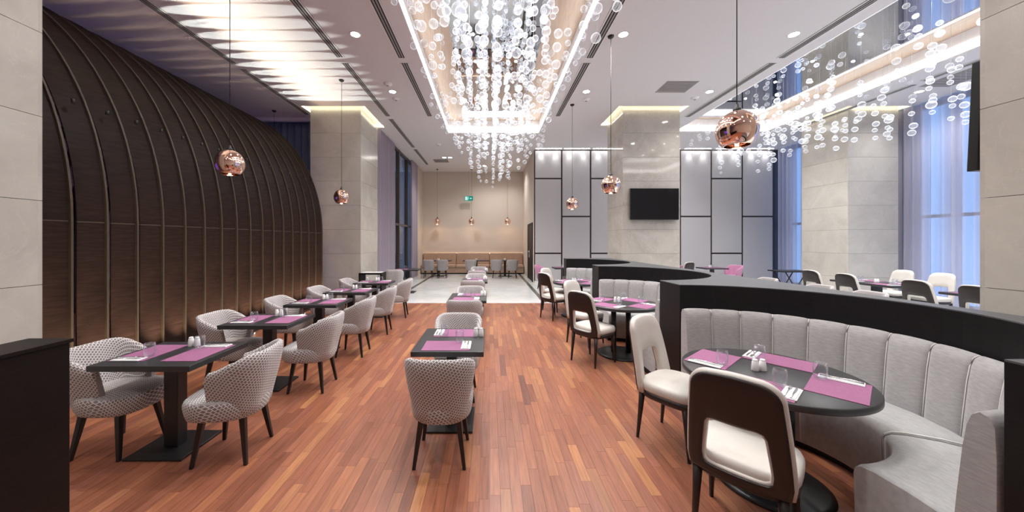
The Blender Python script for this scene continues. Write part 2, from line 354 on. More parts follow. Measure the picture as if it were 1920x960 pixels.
# ---- pillars: stone slabs row by row on a core, light trough around the head
for pi_,(x0,x1,y0,y1,lab) in enumerate(PILLARS):
    mat=M['stone_polished'] if pi_==1 else M['stone']
    p=thing('stone_pillar',lab,'pillar',((x0+x1)/2,(y0+y1)/2,0))
    w,d=(x1-x0)/2,(y1-y0)/2; t=.025
    MB().box(-w+t,-d+t,0,w-t,d-t,ZC+.3).build('core',M['gap'],p)
    z=0; rh=.655; me={}
    k=0
    while z<ZC+.25:
        z1=min(z+rh,ZC+.25); hh=round(z1-z,3)
        if hh not in me:
            me[hh]=(MB().box(-w,-.0,.002,w,t,hh-.002).mesh('stone_slab',mat),MB().box(0,-d+t,.002,t,d-t,hh-.002).mesh('stone_slab',mat))
        link_mesh('stone_slab',me[hh][0],p,(0,-d,z)); link_mesh('stone_slab',me[hh][0],p,(0,d-t,z))
        link_mesh('stone_slab',me[hh][1],p,(-w,0,z)); link_mesh('stone_slab',me[hh][1],p,(w-t,0,z))
        z=z1; k+=1
    # trough in the ceiling and its lamps
    m=MB(); a0,a1,b0,b1=x0-PM,x1+PM,y0-PM,y1+PM
    for q in ((a0-.14,b0-.14,a0-.1,b1+.14),(a1+.1,b0-.14,a1+.14,b1+.14),(a0-.1,b0-.14,a1+.1,b0-.1),(a0-.1,b1+.1,a1+.1,b1+.14)): m.box(q[0],q[1],ZC+.03,q[2],q[3],ZC+.3)
    for q in ((a0-.14,b0-.14,x0,b1+.14),(x1,b0-.14,a1+.14,b1+.14),(x0,b0-.14,x1,y0),(x0,y1,x1,b1+.14)): m.box(q[0],q[1],ZC+.3,q[2],q[3],ZC+.33)
    m.build('light_trough',M['ceiling'],ceil)
    r=thing('pillar_light','warm light strip round the head of the %s'%(('left far pillar','television pillar','right far pillar','right near pillar','left near pillar')[pi_]),'cove light',((x0+x1)/2,(y0+y1)/2,ZC+.04),group='pillar head lights')
    X,Y=(a1-a0)/2,(b1-b0)/2
    for q in ((-X-.08,-Y,-X-.05,Y),(X+.05,-Y,X+.08,Y),(-X,-Y-.08,X,-Y-.05),(-X,Y+.05,X,Y+.08)): MB().box(q[0],q[1],.02,q[2],q[3],.06).build('light_strip',M['led_pillar'],r)
# ---- walls
def wall(name,b,mat,label): return MB().box(*b).build(name,mat,kind='structure',label=label)
wall('wall_alcove',(AX0-.2,YB,0,AX1+.2,YB+.2,ZC+.2),M['wall'],'plain beige wall at the back of the alcove')
wall('wall_alcove_side',(AX1,YP+.03,0,AX1+.2,YB,ZC+.2),M['wall'],'beige side wall of the alcove with the dark door')
wp=wall('wall_panelled',(AX1+.02,YP,0,XR+.4,YP+.2,ZC+.2),M['gap'],'wall of grey silk panels with dark bronze joints')
wall('wall_rear',(XL-.2,YR-.2,0,XR+.6,YR,ZC+.8),M['wall'],'beige wall behind the viewer')
wall('wall_left',(XL-.2,YR,0,XL,10.3,ZC+.8),M['wall'],'beige wall behind the dome')
wall('wall_left_far',(XL,10.25,0,-4.8,10.4,ZC+.2),M['curtain_dusk'],'dark wall behind the dusk blue curtain')
# panels: (x left, x right, joint heights in pixels of the photograph)
def px(x,z): return (x-CX)*z/F
def pz(y,z): return EYE-(y-CY)*z/F
J13=[335,475]; J2=[406]
cols=[(1002,1053,J13),(1053,1107,J2),(1107,1161,J13),(1161,1218,J2),(1218,1275,J13),(1275,1333,J2),(1333,1391,J13),(1391,1449,J2)]
for (a,b,js) in cols:
    zs=[0.06]+[pz(j,YP) for j in reversed(js)]+[ZC-.02]
    for z0,z1 in zip(zs,zs[1:]):
        MB().box(px(a,YP)+.03,YP-.03,z0+.03,px(b,YP)-.03,YP,z1-.03).build('wall_panel',M['panel'],wp,bevel=.006)
MB().box(AX1+.02,YP-.035,0,XR,YP,.08).build('baseboard_panelled',M['white'],kind='structure',label='white baseboard below the grey panels')
# wash lights above the panels
for k,(a,b,js) in enumerate(cols):
    xm=(px(a,YP)+px(b,YP))/2
    w=thing('wall_washer','small ceiling wall washer over grey panel column %s from the alcove'%('first second third fourth fifth sixth seventh eighth'.split()[k]),'light',(xm,YP-.16,ZC-.001),group='wall washers')
    MB().box(-.5,-.02,-.006,.5,.02,0).build('strip',M['led_wash'],w)
    for dx in (-.28,.28):
        l=lamp('SPOT','washer_lamp',w,(dx,.03,-.02),P_WASH,(1,.98,.96),spot_size=radians(60),spot_blend=1,shadow_soft_size=.02); l.rotation_euler=(radians(12),0,0)
# door in the alcove side wall
d=MB().box(AX1-.03,13.62,0,AX1+.001,13.70,2.4).box(AX1-.03,15.2,0,AX1+.001,15.28,2.4).box(AX1-.03,13.70,2.32,AX1+.001,15.2,2.4).build('door_1',M['espresso'],kind='structure',label='dark brown door in the alcove side wall')
for k in (0,1):
    lf=MB().box(AX1-.015,13.705+k*.75,.01,AX1-.001,14.445+k*.75,2.315).build('door_leaf',M['espresso'],d)
    MB().cyl((AX1-.05,14.36+k*.16,.95),(AX1-.05,14.36+k*.16,1.25),.01).build('handle',M['steel'],lf)
# ---- window wall on the right: frames, panes, dusk sky behind
def window(name,plane,y0,y1,label,ny,mat=M['frame_win']):
    w=bpy.data.objects.new(name,None); COL.objects.link(w); tag(w,label,None,None,'structure')
    X=plane
    for k in range(ny+1):
        y=y0+(y1-y0)*k/ny; MB().box(X,y-.05,0,X+.14,y+.05,ZC).build('mullion',mat,w)
    for z in (0.04,2.30,ZC-.05): MB().box(X+.01,y0,z-.04,X+.13,y1,z+.04).build('transom',mat,w)
    for k in range(ny):
        a=y0+(y1-y0)*k/ny+.05; b=y0+(y1-y0)*(k+1)/ny-.05
        for z0,z1 in ((.08,2.26),(2.34,ZC-.09)): MB().box(X+.06,a,z0,X+.072,b,z1).build('pane',M['pane'],w)
    return w
window('window_1',XR,-1.0,9.2,'tall window wall behind the sheer curtains right of the pillar',8)
window('window_2',XR,10.57,YP,'tall window between the grey panels and the right pillar',2)
MB().box(XR,9.2,0,XR+.2,10.57,ZC).build('wall_right_pier',M['wall'],kind='structure',label='wall pier behind the right pillar')
MB().box(XR,YR,0,XR+.2,-1.0,ZC).build('wall_right_near',M['wall'],kind='structure',label='wall near the viewer on the window side')
window('window_3',AX0-.24,10.62,16.1,'dark bronze framed window between the mauve curtains',4)
MB().box(AX0-.3,16.1,0,AX0,YB,ZC).build('wall_left_pier',M['wall'],kind='structure',label='beige pier at the alcove corner')
wall('wall_sky_block',(AX0-2.2,10.5,-.5,AX0-2.0,32,10),M['sky_block'],'added dark wall blocking the sky outside the left window')  # added to keep the blue sky out of the left window
# ---- curtains
def curtain(label,plane,y0,y1,z1,mat,axis='y',amp=.045,wl=.16,seed=0,group='curtains',gather=None,nz=10):
    r=random.Random(seed); n=int((y1-y0)/wl*8)
    ph=0; pts=[]
    for k in range(n+1):
        y=y0+(y1-y0)*k/n; ph+=2*pi*(y1-y0)/n/wl*(.75+.5*r.random())
        pts.append((y,amp*sin(ph)*(.75+.4*r.random())))
    m=MB(); rg=[]
    for j in range(nz+1):
        z=.02+(z1-.02)*j/nz; s=1
        row=[]
        for (y,a) in pts:
            yy=y; aa=a
            if gather:
                g=1-.10*sin(pi*j/nz); c=gather; yy=c+(y-c)*g
            row.append((plane+aa,yy,z) if axis=='y' else (yy,plane+aa,z))
        rg.append(row)
    m.loft(rg,False,False,False,True)
    return m.build('curtain',mat,label=label,cat='curtain',group=group)
curtain('sheer blue lit curtain right of the stone pillar by the window',11.28,3.0,9.95,ZC-.02,M['curtain_sheer'],seed=1,amp=.05,wl=.19)
curtain('sheer blue lit curtain between the grey panels and the pillar',11.28,10.0,13.25,ZC-.02,M['curtain_sheer'],seed=2,amp=.05,wl=.19)
curtain('mauve floor length curtain next to the left stone pillar',AX0-.08,10.66,12.6,ZC-.02,M['curtain_mauve'],seed=3,amp=.04,wl=.17)
curtain('mauve curtain gathered beside the alcove wall',AX0+.0,14.9,16.2,ZC-.02,M['curtain_mauve'],seed=4,amp=.06,wl=.19,gather=15.7)
curtain('dusk blue curtain behind the far end of the dome',10.1,-9.7,-4.95,ZC-.06,M['curtain_dusk'],axis='x',seed=5,amp=.05,wl=.2)
MB().box(-9.8,9.86,ZC-.10,-4.9,9.96,ZC).build('trim_1',M['ceiling'],kind='structure',label='pelmet over the dusk blue curtain')
# ================================================================ RIBBED DOME
RX,RA,RB,RH=-4.3,2.6,3.15,1.85
def arch(off,th):                       # th 0..pi over the arch, off = inward offset
    return (RX-RA+(RA-off)*cos(th), RH+(RB-off)*sin(th))
RIBY=[3.49+.3265*k for k in range(-2,17)]
dome=thing('ribbed_dome','tall dark brown vault of curved bronze ribs and stained wood panels','partition',(RX-RA,6,0))
O=Vector((RX-RA,6,0))
def strip(o0,o1,ths,y0,y1,legs,name,mat,zlo=0.0):
    P=[]
    if legs[0]: P+= [(RX-o0,RX-o1,zlo)]
    m=MB(); ring=[]
    seq=[]
    if legs[0]: seq.append(((RX-o0,zlo),(RX-o1,zlo)))
    for th in ths: seq.append((arch(o0,th),arch(o1,th)))
    if legs[1]: seq.append(((RX-2*RA+o0,zlo),(RX-2*RA+o1,zlo)))
    for (a,b) in seq:
        ring.append([(a[0]-O.x,y0,a[1]),(a[0]-O.x,y1,a[1]),(b[0]-O.x,y1,b[1]),(b[0]-O.x,y0,b[1])])
    m.loft(ring,True,True,True,False)
    for i,f in enumerate(m.f): pass
    return m.mesh(name,mat)
full=[pi*k/48 for k in range(49)]
rib_me=strip(0,.035,full,-.011,.011,(1,1),'rib',M['rib'])
def saw(ths,legs,name,mat,zlo=0.0,on=.10,of=.028,thk=.012,y0=.12,y1=.3145):
    # panel slanting from behind one rib (set back) to the next rib (almost flush)
    seq=[]
    m=MB(); ring=[]
    def pr(o): return ([(RX-o,zlo)] if legs else [])+[arch(o,th) for th in ths]
    A,B_,C_,D_=pr(on),pr(of),pr(of+thk),pr(on+thk)
    for a_,b_,c_,d_ in zip(A,B_,C_,D_): ring.append([(a_[0]-O.x,y0,a_[1]),(b_[0]-O.x,y1,b_[1]),(c_[0]-O.x,y1,c_[1]),(d_[0]-O.x,y0,d_[1])])
    return m.loft(ring,True,True,True,False).mesh(name,mat)
low_me=saw([0],1,'lower_panel',M['dome'],.03)
up_me=saw([.004+(pi-.008)*k/48 for k in range(49)],0,'upper_panel',M['dome'])
trim_me=saw([0,.004],0,'joint_strip',M['rib'],on=.096,of=.024,thk=.01)
for y in RIBY:
    link_mesh('rib',rib_me,dome,(0,y-6,0))
    if y<RIBY[-1]-.1:
        for nm_,me_ in (('lower_panel',low_me),('upper_panel',up_me),('joint_strip',trim_me)): link_mesh(nm_,me_,dome,(0,y-6,0))
MB().box(RX-.26-O.x,RIBY[0]-6,0,RX+.02-O.x,RIBY[-1]-6+.02,.03).build('plinth',M['gap'],dome)
# uplights on the plinth between the ribs
UPM=MB().lathe([(.0,.03),(.022,.03),(.03,.0)],12).mesh('lens',M['steel'])
NTH='first second third fourth fifth sixth seventh eighth ninth tenth eleventh twelfth thirteenth fourteenth fifteenth sixteenth seventeenth eighteenth nineteenth twentieth'.split()
for k,y in enumerate(RIBY[:-1]):
    u=thing('floor_uplight','small floor uplight at the dome foot, %s from the near end'%NTH[k],'light',(RX+.13,y+.22,.002),group='dome uplights')
    link_mesh('lens',UPM,u,(0,0,0))
    l=lamp('SPOT','uplight_lamp',u,(0,0,.05),P_UP,(1,.74,.5),spot_size=radians(48),spot_blend=1,shadow_soft_size=.02); l.rotation_euler=(pi,radians(-10),0)
# narrow oval spots added between the ribs to throw the ceiling scallops
sx_,sz_=arch(-.035,radians(24)); RSM=MB().cyl((0,0,-.05),(0,0,.0),.016,n=10).mesh('housing',M['black_metal'])
for k,y in enumerate(RIBY[:-1]):
    u=thing('added_vault_spot','small oval beam spot added on the vault for scallops, %s from the near end'%NTH[k],'light',(sx_,y+.163,sz_+.04),group='added vault spots')
    link_mesh('housing',RSM,u)
    l=lamp('SPOT','added_vault_lamp',u,(0,0,.01),P_RIB,(.93,1,.95),spot_size=radians(64),spot_blend=.25,shadow_soft_size=.004); l.rotation_euler=(pi,radians(12),0); l.scale=(1,.128,1)
# violet light inside the dome
v=thing('violet_floor_lamp','violet lit panel glimpsed through the dome slits','light',(-8.6,4.2,0))
MB().box(-.05,-1.6,.4,.05,1.6,2.6).build('panel',M['violet'],v); MB().box(-.08,-1.6,0,.08,1.6,.4).build('base',M['white'],v)
# ================================================================ CEILING FITTINGS
def diffuser(x,y0,y1,label,w=.17):
    t=thing('linear_diffuser',label,'vent',(x,(y0+y1)/2,ZC-.001),group='linear ceiling diffusers'); L=(y1-y0)/2
    MB().box(-w/2,-L,-.004,w/2,L,0).build('backing',M['slot'],t)
    for k in range(4):
        c=-w/2+.012+k*(w-.024)/3; MB().box(c-.012,-L,-.012,c+.012,L,0).build('blade',M['white'] if k in(0,3) else M['vent'],t)
for x,segs,nm in ((-5.17,((3.6,6.85),(7.1,9.62)),'over the dome'),(-2.92,((3.2,6.62),(6.85,9.75),(10.0,13.0),(13.3,15.9)),'left of the aisle'),(-1.72,((3.2,6.65),(6.85,9.75)),'beside the left edge of the main coffer'),(1.96,((3.2,6.65),(6.85,9.75)),'beside the right edge of the main coffer'),(5.72,((3.2,6.65),(6.85,9.8)),'beside the left edge of the right coffer'),(9.75,((5.0,7.6),(7.8,10.9)),'between the right coffer and the window')):
    for k,(a,b) in enumerate(segs):
        diffuser(x,a,b,'dark slotted ceiling diffuser %s, %s segment'%(nm,('nearest','second','third','fourth')[k]))
def mk_down():
    t=thing('downlight','x','light',group='ceiling downlights')
    MB().lathe([(.075,-.004),(.1,-.008),(.105,0)],28).build('trim_ring',M['white'],t); MB().lathe([(0,-.003),(.076,-.003)],28).build('lens',M['spot'],t)
    l=lamp('SPOT','downlight_lamp',t,(0,0,-.03),P_DOWN,(1,.97,.945),spot_size=radians(140),spot_blend=.9,shadow_soft_size=.09); return t
DL=Proto(mk_down)
rown={10.35:'added to brighten the curtain',-2.34:'left of the main coffer',2.33:'right of the main coffer',5.3:'left of the right coffer',9.55:'beside the window'}  # the row at the curtain is added to brighten it
for x,nm in rown.items():
    for k,y in enumerate((-1.0,1.3,3.55,5.9,8.16)):
        if x==-5.6 and k!=1: continue
        if x==9.55 and k in(0,2,4): continue
        if x==10.35 and k in(0,1,3): continue
        DL.put('round recessed downlight %s, %s from the viewer'%(nm,('behind','first','second','third','fourth')[k]) if k else 'round recessed downlight %s, behind the viewer'%nm,(x,y,ZC))
for x,y,nm in ((-1.95,14.6,'left spot near the alcove vent'),(-1.7,14.6,'right spot near the alcove vent'),(-.25,16.2,'left one added to brighten the alcove'),(.95,16.2,'right one added to brighten the alcove'),(-.5,12.2,'centre ceiling spot before the alcove'),(6.3,12.2,'ceiling spot before the panelled wall')):  # the pair over the bench is added to brighten the alcove
    DL.put('small recessed downlight, %s'%nm,(x,y,ZC))
def sqvent(x0,x1,y0,y1,label):
    t=thing('square_vent',label,'vent',((x0+x1)/2,(y0+y1)/2,ZC),group='square ceiling vents'); a,b=(x1-x0)/2,(y1-y0)/2
    MB().box(-a,-b,-.006,a,b,0).build('frame',M['vent'],t)
    for k in range(7): MB().box(-a+.03,-b+.04+k*(2*b-.08)/7,-.014,a-.03,-b+.04+(k+.6)*(2*b-.08)/7,-.004).build('louvre',M['vent'],t)
sqvent(4.0,4.72,7.62,8.2,'grey louvred ceiling vent between downlights right of the aisle'); sqvent(-2.5,-1.85,14.9,15.5,'grey louvred ceiling vent before the alcove'); sqvent(10.0,10.7,7.0,7.9,'dark ceiling vent beside the window curtain')
for x,y,l in ((-2.36,8.35+.2,'round white smoke detector just behind a left downlight'),(-2.33,7.75,'white square sensor just before a left downlight'),(2.45,8.6,'white smoke detector right of the main coffer'),(5.15,8.5,'white sensor near the right pillar downlight'),(-1.9,12.6,'white ceiling speaker before the alcove'),(1.1,12.6,'white ceiling speaker right of the chandelier end')):
    t=thing('ceiling_sensor',l,'sensor',(x,y,ZC),group='ceiling sensors')
    MB().lathe([(.0,-.05),(.05,-.05),(.065,-.035),(.09,-.02),(.1,0)],20).build('housing',M['white'],t); MB().lathe([(0,-.056),(.03,-.055),(.034,-.05)],14).build('sensor_eye',M['vent'],t)
# ================================================================ FURNITURE PROTOTYPES
def sm(a,b,x): t=max(0,min(1,(x-a)/(b-a))); return t*t*(3-2*t)
def make_tub(fab,name):
    """upholstered tub chair, facing +Y, about 0.82 m high"""
    RX_,rc,yf,yr=.250,.165,.07,-.275
    La=yf-(yr+rc); Lc=pi/2*rc; Lb=2*(RX_-rc); T=2*La+2*Lc+Lb
    def plan(s):   # s in -1..1 along the U; returns point and outward normal
        sg=1 if s<0 else -1; d=(1-abs(s))*T/2      # distance from the arm end
        if d<La: return (sg*(RX_-.012*(1-d/La)),yf-d),(sg,0)
        if d<La+Lc:
            a=-(d-La)/rc; return (sg*(RX_-rc+rc*cos(a)),yr+rc+rc*sin(a)),(sg*cos(a),sin(a))
        d-=La+Lc; return (sg*(RX_-rc-d),yr),(0,-1)
    n=44; rings=[]; uvs=[]
    for i in range(n+1):
        s=-1+2*i/n; (x,y),(nx_,ny_)=plan(s); d=abs(s)
        top=.825-.125*sm(.36,1.0,d); bot=.335+.12*sm(.62,.98,d)
        nose=1-sm(.945,1.0,d)**1.5; hh=(top-bot); mid=(top+bot)/2
        top=mid+hh/2*(.68+.32*nose); bot=mid-hh/2*(.75+.25*nose)
        th=.052*(.55+.45*nose)
        sec=[]; suv=[]
        def pt(off,z):
            sc=.018*sm(.6,.83,z)-.062*(1-sm(.28,.70,z)) + (-.05 if z<.36 else 0)*(1-sm(.62,.9,d)); lean=-.015*sm(.45,.83,z)*(1 if ny_<0 else 0)
            o=off+sc
            return (x+nx_*o,y+ny_*(o)+lean,z)
        prof=[(0,bot)]+[(0,bot+(top-bot)*k/6) for k in (.4,1,2,3,4,5)]+[(-.004,top-.018),(-.016,top-.004),(-.03*th/.052,top),(-th+.008,top-.008),(-th,top-.024)]+[(-th-.006,max(bot+.01,z)) for z in (top-.1,(top+.44)/2,.44)]+[(-th,bot+.005)]
        for (o_,z_) in prof: sec.append(pt(o_,z_))
        acc=0; 
        for k in range(len(prof)+1):
            p=prof[k%len(prof)]; pv=prof[(k-1)%len(prof)]
            if k: acc+=sqrt((p[0]-pv[0])**2+(p[1]-pv[1])**2)
            suv.append((s*T/2,acc+bot))
        rings.append(sec); uvs.append(suv)
    t=thing(name,'x','chair')
    MB().loft(rings,True,True,True,True,uvs).build('backrest',fab,t)
    # seat: rounded D outline
    out=[]
    m=40
    for k in range(m):
        a=2*pi*k/m; e=.62 if sin(a)>0 else .8
        out.append((.238*math.copysign(abs(cos(a))**e,cos(a)),.015+.262*math.copysign(abs(sin(a))**e,sin(a))))
    rg=[];uv=[]
    for sc,z in ((.86,.335),(.93,.345),(.965,.375),(1.0,.43),(1.0,.455),(.975,.475),(.92,.487),(.6,.497),(.2,.5)):
        rg.append([(x*sc,y*sc+ (0 if z<.34 else .01),z) for x,y in out])
        if z<=.476: uv.append([(k/m*1.65,z) for k in range(m+1)])
        else: uv.append([(out[k%m][0]*sc,out[k%m][1]*sc) for k in range(m+1)])
    MB().loft(rg,True,True,True,True,uv).build('seat',fab,t)
    for sx in (-1,1):
        for sy in (-1,1):
            q=[(-1,-1),(1,-1),(1,1),(-1,1)]
            rr=[[(sx*.135+a*.021,sy*.135+b*.021,.352) for a,b in q],[(sx*.183+a*.012,sy*.183+b*.012,0) for a,b in q]]
            MB().loft(rr,True,True,True,False).build('leg',M['black_leg'],t,bevel=.004)
    return t
def make_dining():
    """high back chair with a cut-out, dark outside and cream inside, facing +Y"""
    t=thing('dining_chair','x','chair')
    def outline(ins):   # rounded trapezoid, bottom at z=.40, top at .98
        P=[]; w0,w1=.238-ins,.205-ins; z0,z1=.40+ins*.3,.985-ins; r=.11-ins*.5
        def arc(cx,cz,r,a0,a1,n):
            for k in range(n+1):
                a=a0+(a1-a0)*k/n; P.append((cx+r*cos(a),cz+r*sin(a)))
        P.append((-w0+.01,z0)); 
        for k in range(1,10): P.append((-w0+.01+2*(w0-.01)*k/10,z0))
        P.append((w0-.01,z0))
        for k in range(1,8):
            f=k/8; P.append((w0+(w1-w0)*f**1.5,z0+(z1-r-z0)*f))
        arc(w1-r,z1-r,r,0,pi/2,8)
        for k in range(1,6): P.append((w1-r-2*(w1-r)*k/6,z1+.006*sin(pi*k/6)))
        arc(-w1+r,z1-r,r,pi/2,pi,8)
        for k in range(1,8):
            f=1-k/8; P.append((-(w0+(w1-w0)*f**1.5),z0+(z1-r-z0)*f))
        return P
    A=outline(0); 
    def hole(ins):
        cx,cz=0,.585; P=[]
        for (x,z) in A:
            a=atan2(z-cz,x); wx=(.132+ins)*(1+.13*(-sin(a))); wz=.122+ins; e=9
            k=(abs(cos(a)/wx)**e+abs(sin(a)/wz)**e)**(-1/e); P.append((cx+k*cos(a),cz+k*sin(a)))
        return P
    def bend(x,z,d):    # d = depth outward (to the rear)
        f=(z-.40)/.58; yb=-.205-.075*f-.02*f*f
        return (x*(1-.0),yb+ .26*x*x*3.2*(1-.35*f)-d,z)
    def shell(outl,hol,d0,d1,mat,name,steps=5,round_=.012):
        m=MB(); n=len(outl); rg=[]
        def ring(f,d,grow=0): return [bend(h[0]+(o[0]-h[0])*f,h[1]+(o[1]-h[1])*f,d) for o,h in zip(outl,hol)]
        fs=[0,.06,.3,.5,.7,.94,1]
        dd=lambda f: round_ if f in (0,1) else 0
        front=[ring(f,d0+dd(f)) for f in fs]; back=[ring(f,d1-dd(f)) for f in reversed(fs)]
        rings=front+back+[front[0]]
        m.loft(rings,True,False,False,True); return m.build(name,mat,t)
    shell(A,hole(0),-.028,.022,M['cream'],'back_cushion')
    shell(outline(.012),hole(.012),.016,.036,M['brown'],'back_shell',round_=.006)
    out=[]; m_=36
    for k in range(m_):
        a=2*pi*k/m_; e=.55
        out.append((.245*math.copysign(abs(cos(a))**e,cos(a))*(1+.04*sin(a)),.015+.232*math.copysign(abs(sin(a))**e,sin(a))))
    MB().loft([[(x*s,y*s,z) for x,y in out] for s,z in ((.97,.425),(1,.44),(1.0,.475),(.96,.497),(.85,.508),(.4,.516),(.1,.517))]).build('seat_cushion',M['cream'],t)
    MB().loft([[(x*s,y*s,z) for x,y in out] for s,z in ((.88,.365),(.97,.38),(.985,.425),(.9,.426))]).build('seat_frame',M['brown'],t)
    for sx in (-1,1):
        for sy in (-1,1):
            n=8; c=[(cos(2*pi*k/n),sin(2*pi*k/n)) for k in range(n)]
            tx,ty=(.195,.17) if sy>0 else (.185,-.175)
            MB().loft([[(sx*tx+a*.026,ty+b*.026,.40) for a,b in c],[(sx*(tx+.004)+a*.02,ty+sy*.012+b*.02,.25) for a,b in c],[(sx*(tx+.012)+a*.012,ty+sy*.035+b*.012,0) for a,b in c]],True,True,True,True).build('leg',M['brown'],t)
    return t
def make_table():      # long side along X
    t=thing('dining_table','x','table')
    MB().box(-.372,-.297,.708,.372,.297,.75).build('table_top',M['black_top'],t,bevel=.003)
    MB().box(-.055,-.045,.018,.055,.045,.708).build('column',M['black_metal'],t,bevel=.004)
    MB().box(-.22,-.20,0,.22,.20,.018).build('base_plate',M['black_metal'],t,bevel=.004)
    return t
def make_round():
    t=thing('round_table','x','table')
    MB().lathe([(0,.706),(.512,.706),(.52,.712),(.52,.744),(.514,.75),(0,.75)],72).build('table_top',M['black_top'],t)
    for s in (-1,1): MB().cyl((.09*s,-.05*s,.03),(.09*s,-.05*s,.706),.036,n=20).build('column',M['black_metal'],t)
    MB().lathe([(0,0),(.33,0),(.335,.012),(.30,.028),(0,.032)],48).build('base_plate',M['black_metal'],t)
    return t
def make_mat():
    return MB().box(-.199,-.133,0,.199,.133,.003).build('placemat',M['mat'],cat='placemat',label='x')
def make_napkin():     # long along Y
    t=thing('napkin_setting','x','napkin')
    MB().box(-.04,-.105,0,.04,.105,.006).box(-.034,-.1,.006,.034,.1,.010).build('napkin',M['napkin'],t,bevel=.002)
    f=MB().tube([(-.014,-.1,.013),(-.014,.02,.013),(-.014,.05,.014)],.003,6)
    for k in (-1,0,1): f.box(-.014+k*.006-.0018,.05,.012,-.014+k*.006+.0018,.1,.0145)
    f.box(-.023,.042,.012,-.005,.056,.0145).build('fork',M['steel'],t)
    MB().tube([(.014,-.1,.013),(.014,.0,.013)],.0035,6).prism([(.009,0),(.02,0),(.021,.07),(.014,.105),(.009,.09)],.0115,.0135).build('knife',M['steel'],t)
    return t
def make_glass():
    o=MB().lathe([(0,.002),(.026,.002),(.032,.006),(.037,.035),(.038,.06),(.034,.105),(.0325,.105),(.036,.06),(.035,.035),(.028,.012),(0,.010)],20).build('tumbler',M['glass'],cat='glass',label='x'); return o
def make_shaker():
    t=thing('shaker','x','shaker')
    MB().lathe([(0,0),(.022,0),(.024,.004),(.019,.062),(.015,.07)],18).build('body',M['china'],t)
    MB().lathe([(.0155,.0695),(.0165,.072),(.014,.079),(0,.081)],18).build('cap',M['china'],t)
    return t
def make_sofa():
    t=thing('curved_banquette','x','sofa')
    n=13; da=pi/n; g=.0
    prof=[(.965,.40),(.958,.46),(.968,.6),(.985,.8),(.998,.90),(1.012,.945),(1.035,.965),(1.06,.955),(1.075,.92),(1.08,.80),(1.08,.15),(1.0,.15)]
    m=MB(); rg=[]; K=8
    for k in range(K+1):
        u=-1+2*k/K; a=u*(da/2-.0012); b=.024*sqrt(max(0,1-u*u)) if abs(u)<1 else 0
        ring=[]
        for i,(r,z) in enumerate(prof):
            f=1 if i<4 else (.8 if i==4 else .5 if i==5 else .2 if i==6 else 0)
            ring.append(((r-b*f)*cos(a),(r-b*f)*sin(a),z+(b*.35 if i in(5,6,7) else 0)))
        rg.append(ring)
    m.loft(rg,True,True,True,True); me=m.mesh('back_channel',M['velvet'])
    pm=MB().tube([((r-.004)*cos(da/2),(r-.004)*sin(da/2),z) for r,z in prof[1:8]],.0035,6).mesh('piping',M['piping'])
    for k in range(n):
        a=-pi/2+(k+.5)*da
        c=link_mesh('back_channel',me,t,rz=a)
        if k<n-1: link_mesh('piping',pm,c)
    # seat in three segments, inner edge rounded
    sp=[(.985,.06),(.985,.445),(.94,.475),(.80,.485),(.66,.482),(.60,.472),(.572,.452),(.565,.42),(.575,.06)]
    cuts=[-pi/2,-pi/6,pi/6,pi/2]
    for a0,a1 in zip(cuts,cuts[1:]):
        m=MB(); rg=[]; K=18
        for k in range(K+1):
            f=k/K; a=a0+.002+(a1-a0-.004)*f; e=min(1,min(f,1-f)*K/1.0); dz=-.014*(1-e)
            rg.append([(r*cos(a),r*sin(a),z+(dz if z>.4 else 0)) for r,z in sp])
        m.loft(rg,True,True,True,True).build('seat',M['seat_velvet'],t)
    for a in cuts[1:3]: MB().tube([(r*cos(a),r*sin(a),z+.001) for r,z in [(.575,.07)]+sp[::-1][1:-2]],.005,6).build('piping',M['piping'],t)
    m=MB(); rg=[]
    for k in range(37):
        a=-pi/2+pi*k/36; rg.append([(r*cos(a),r*sin(a),z) for r,z in ((.62,0),(1.06,0),(1.06,.06),(.62,.06))])
    m.loft(rg,True,True,True,False).build('plinth',M['black'],t)
    return t
def make_pendant():    # origin at globe centre height
    t=thing('copper_pendant','x','lamp',group='copper globe pendants')
    H=ZC-(EYE+.98)
    R=.163; pr=[]
    for k in range(25):
        a=radians(172)-radians(172-38)*k/24     # polar angle from the bottom
        pr.append((R*sin(a)*(1.0),-R*1.07*cos(a)))
    pr=[(r,z) for r,z in pr]
    low=pr[-1]
    gl_=MB().lathe(pr+[(low[0]-.004,low[1]+.002)]+[(r-.005,z) for r,z in reversed(pr[6:-1])],40); gl_=gl_.build('globe',M['copper'],t)
    MB().lathe([(0,.235),(.014,.23),(.018,.2),(.032,.19),(.034,.165),(0,.165)],16).build('cap',M['cord'],t)
    MB().cyl((0,0,.23),(0,0,H),.0045,n=6).build('cord',M['cord'],t)
    MB().lathe([(0,H-.04),(.03,H-.038),(.05,H-.022),(.055,H)],20).build('ceiling_rose',M['cord'],t)
    MB().lathe([(0,-.075),(.028,-.07),(.04,-.045),(.03,-.015),(.015,.02),(.015,.14)],16).build('bulb',M['bulb'],gl_)
    l=lamp('POINT','pendant_lamp',t,(0,0,-.115),P_PEND,(1,.66,.36),shadow_soft_size=.03)
    return t
TUB=Proto(lambda:make_tub(M['weave'],'tub_chair')); PINK=Proto(lambda:make_tub(M['pinkweave'],'tub_chair')); DIN=Proto(make_dining)
TAB=Proto(make_table); RND=Proto(make_round); MAT=Proto(make_mat); NAP=Proto(make_napkin); GLA=Proto(make_glass); SHA=Proto(make_shaker); SOFA=Proto(make_sofa); PEND=Proto(make_pendant)
TZ=.7503
ORD=['nearest','second','third','fourth','fifth','sixth']
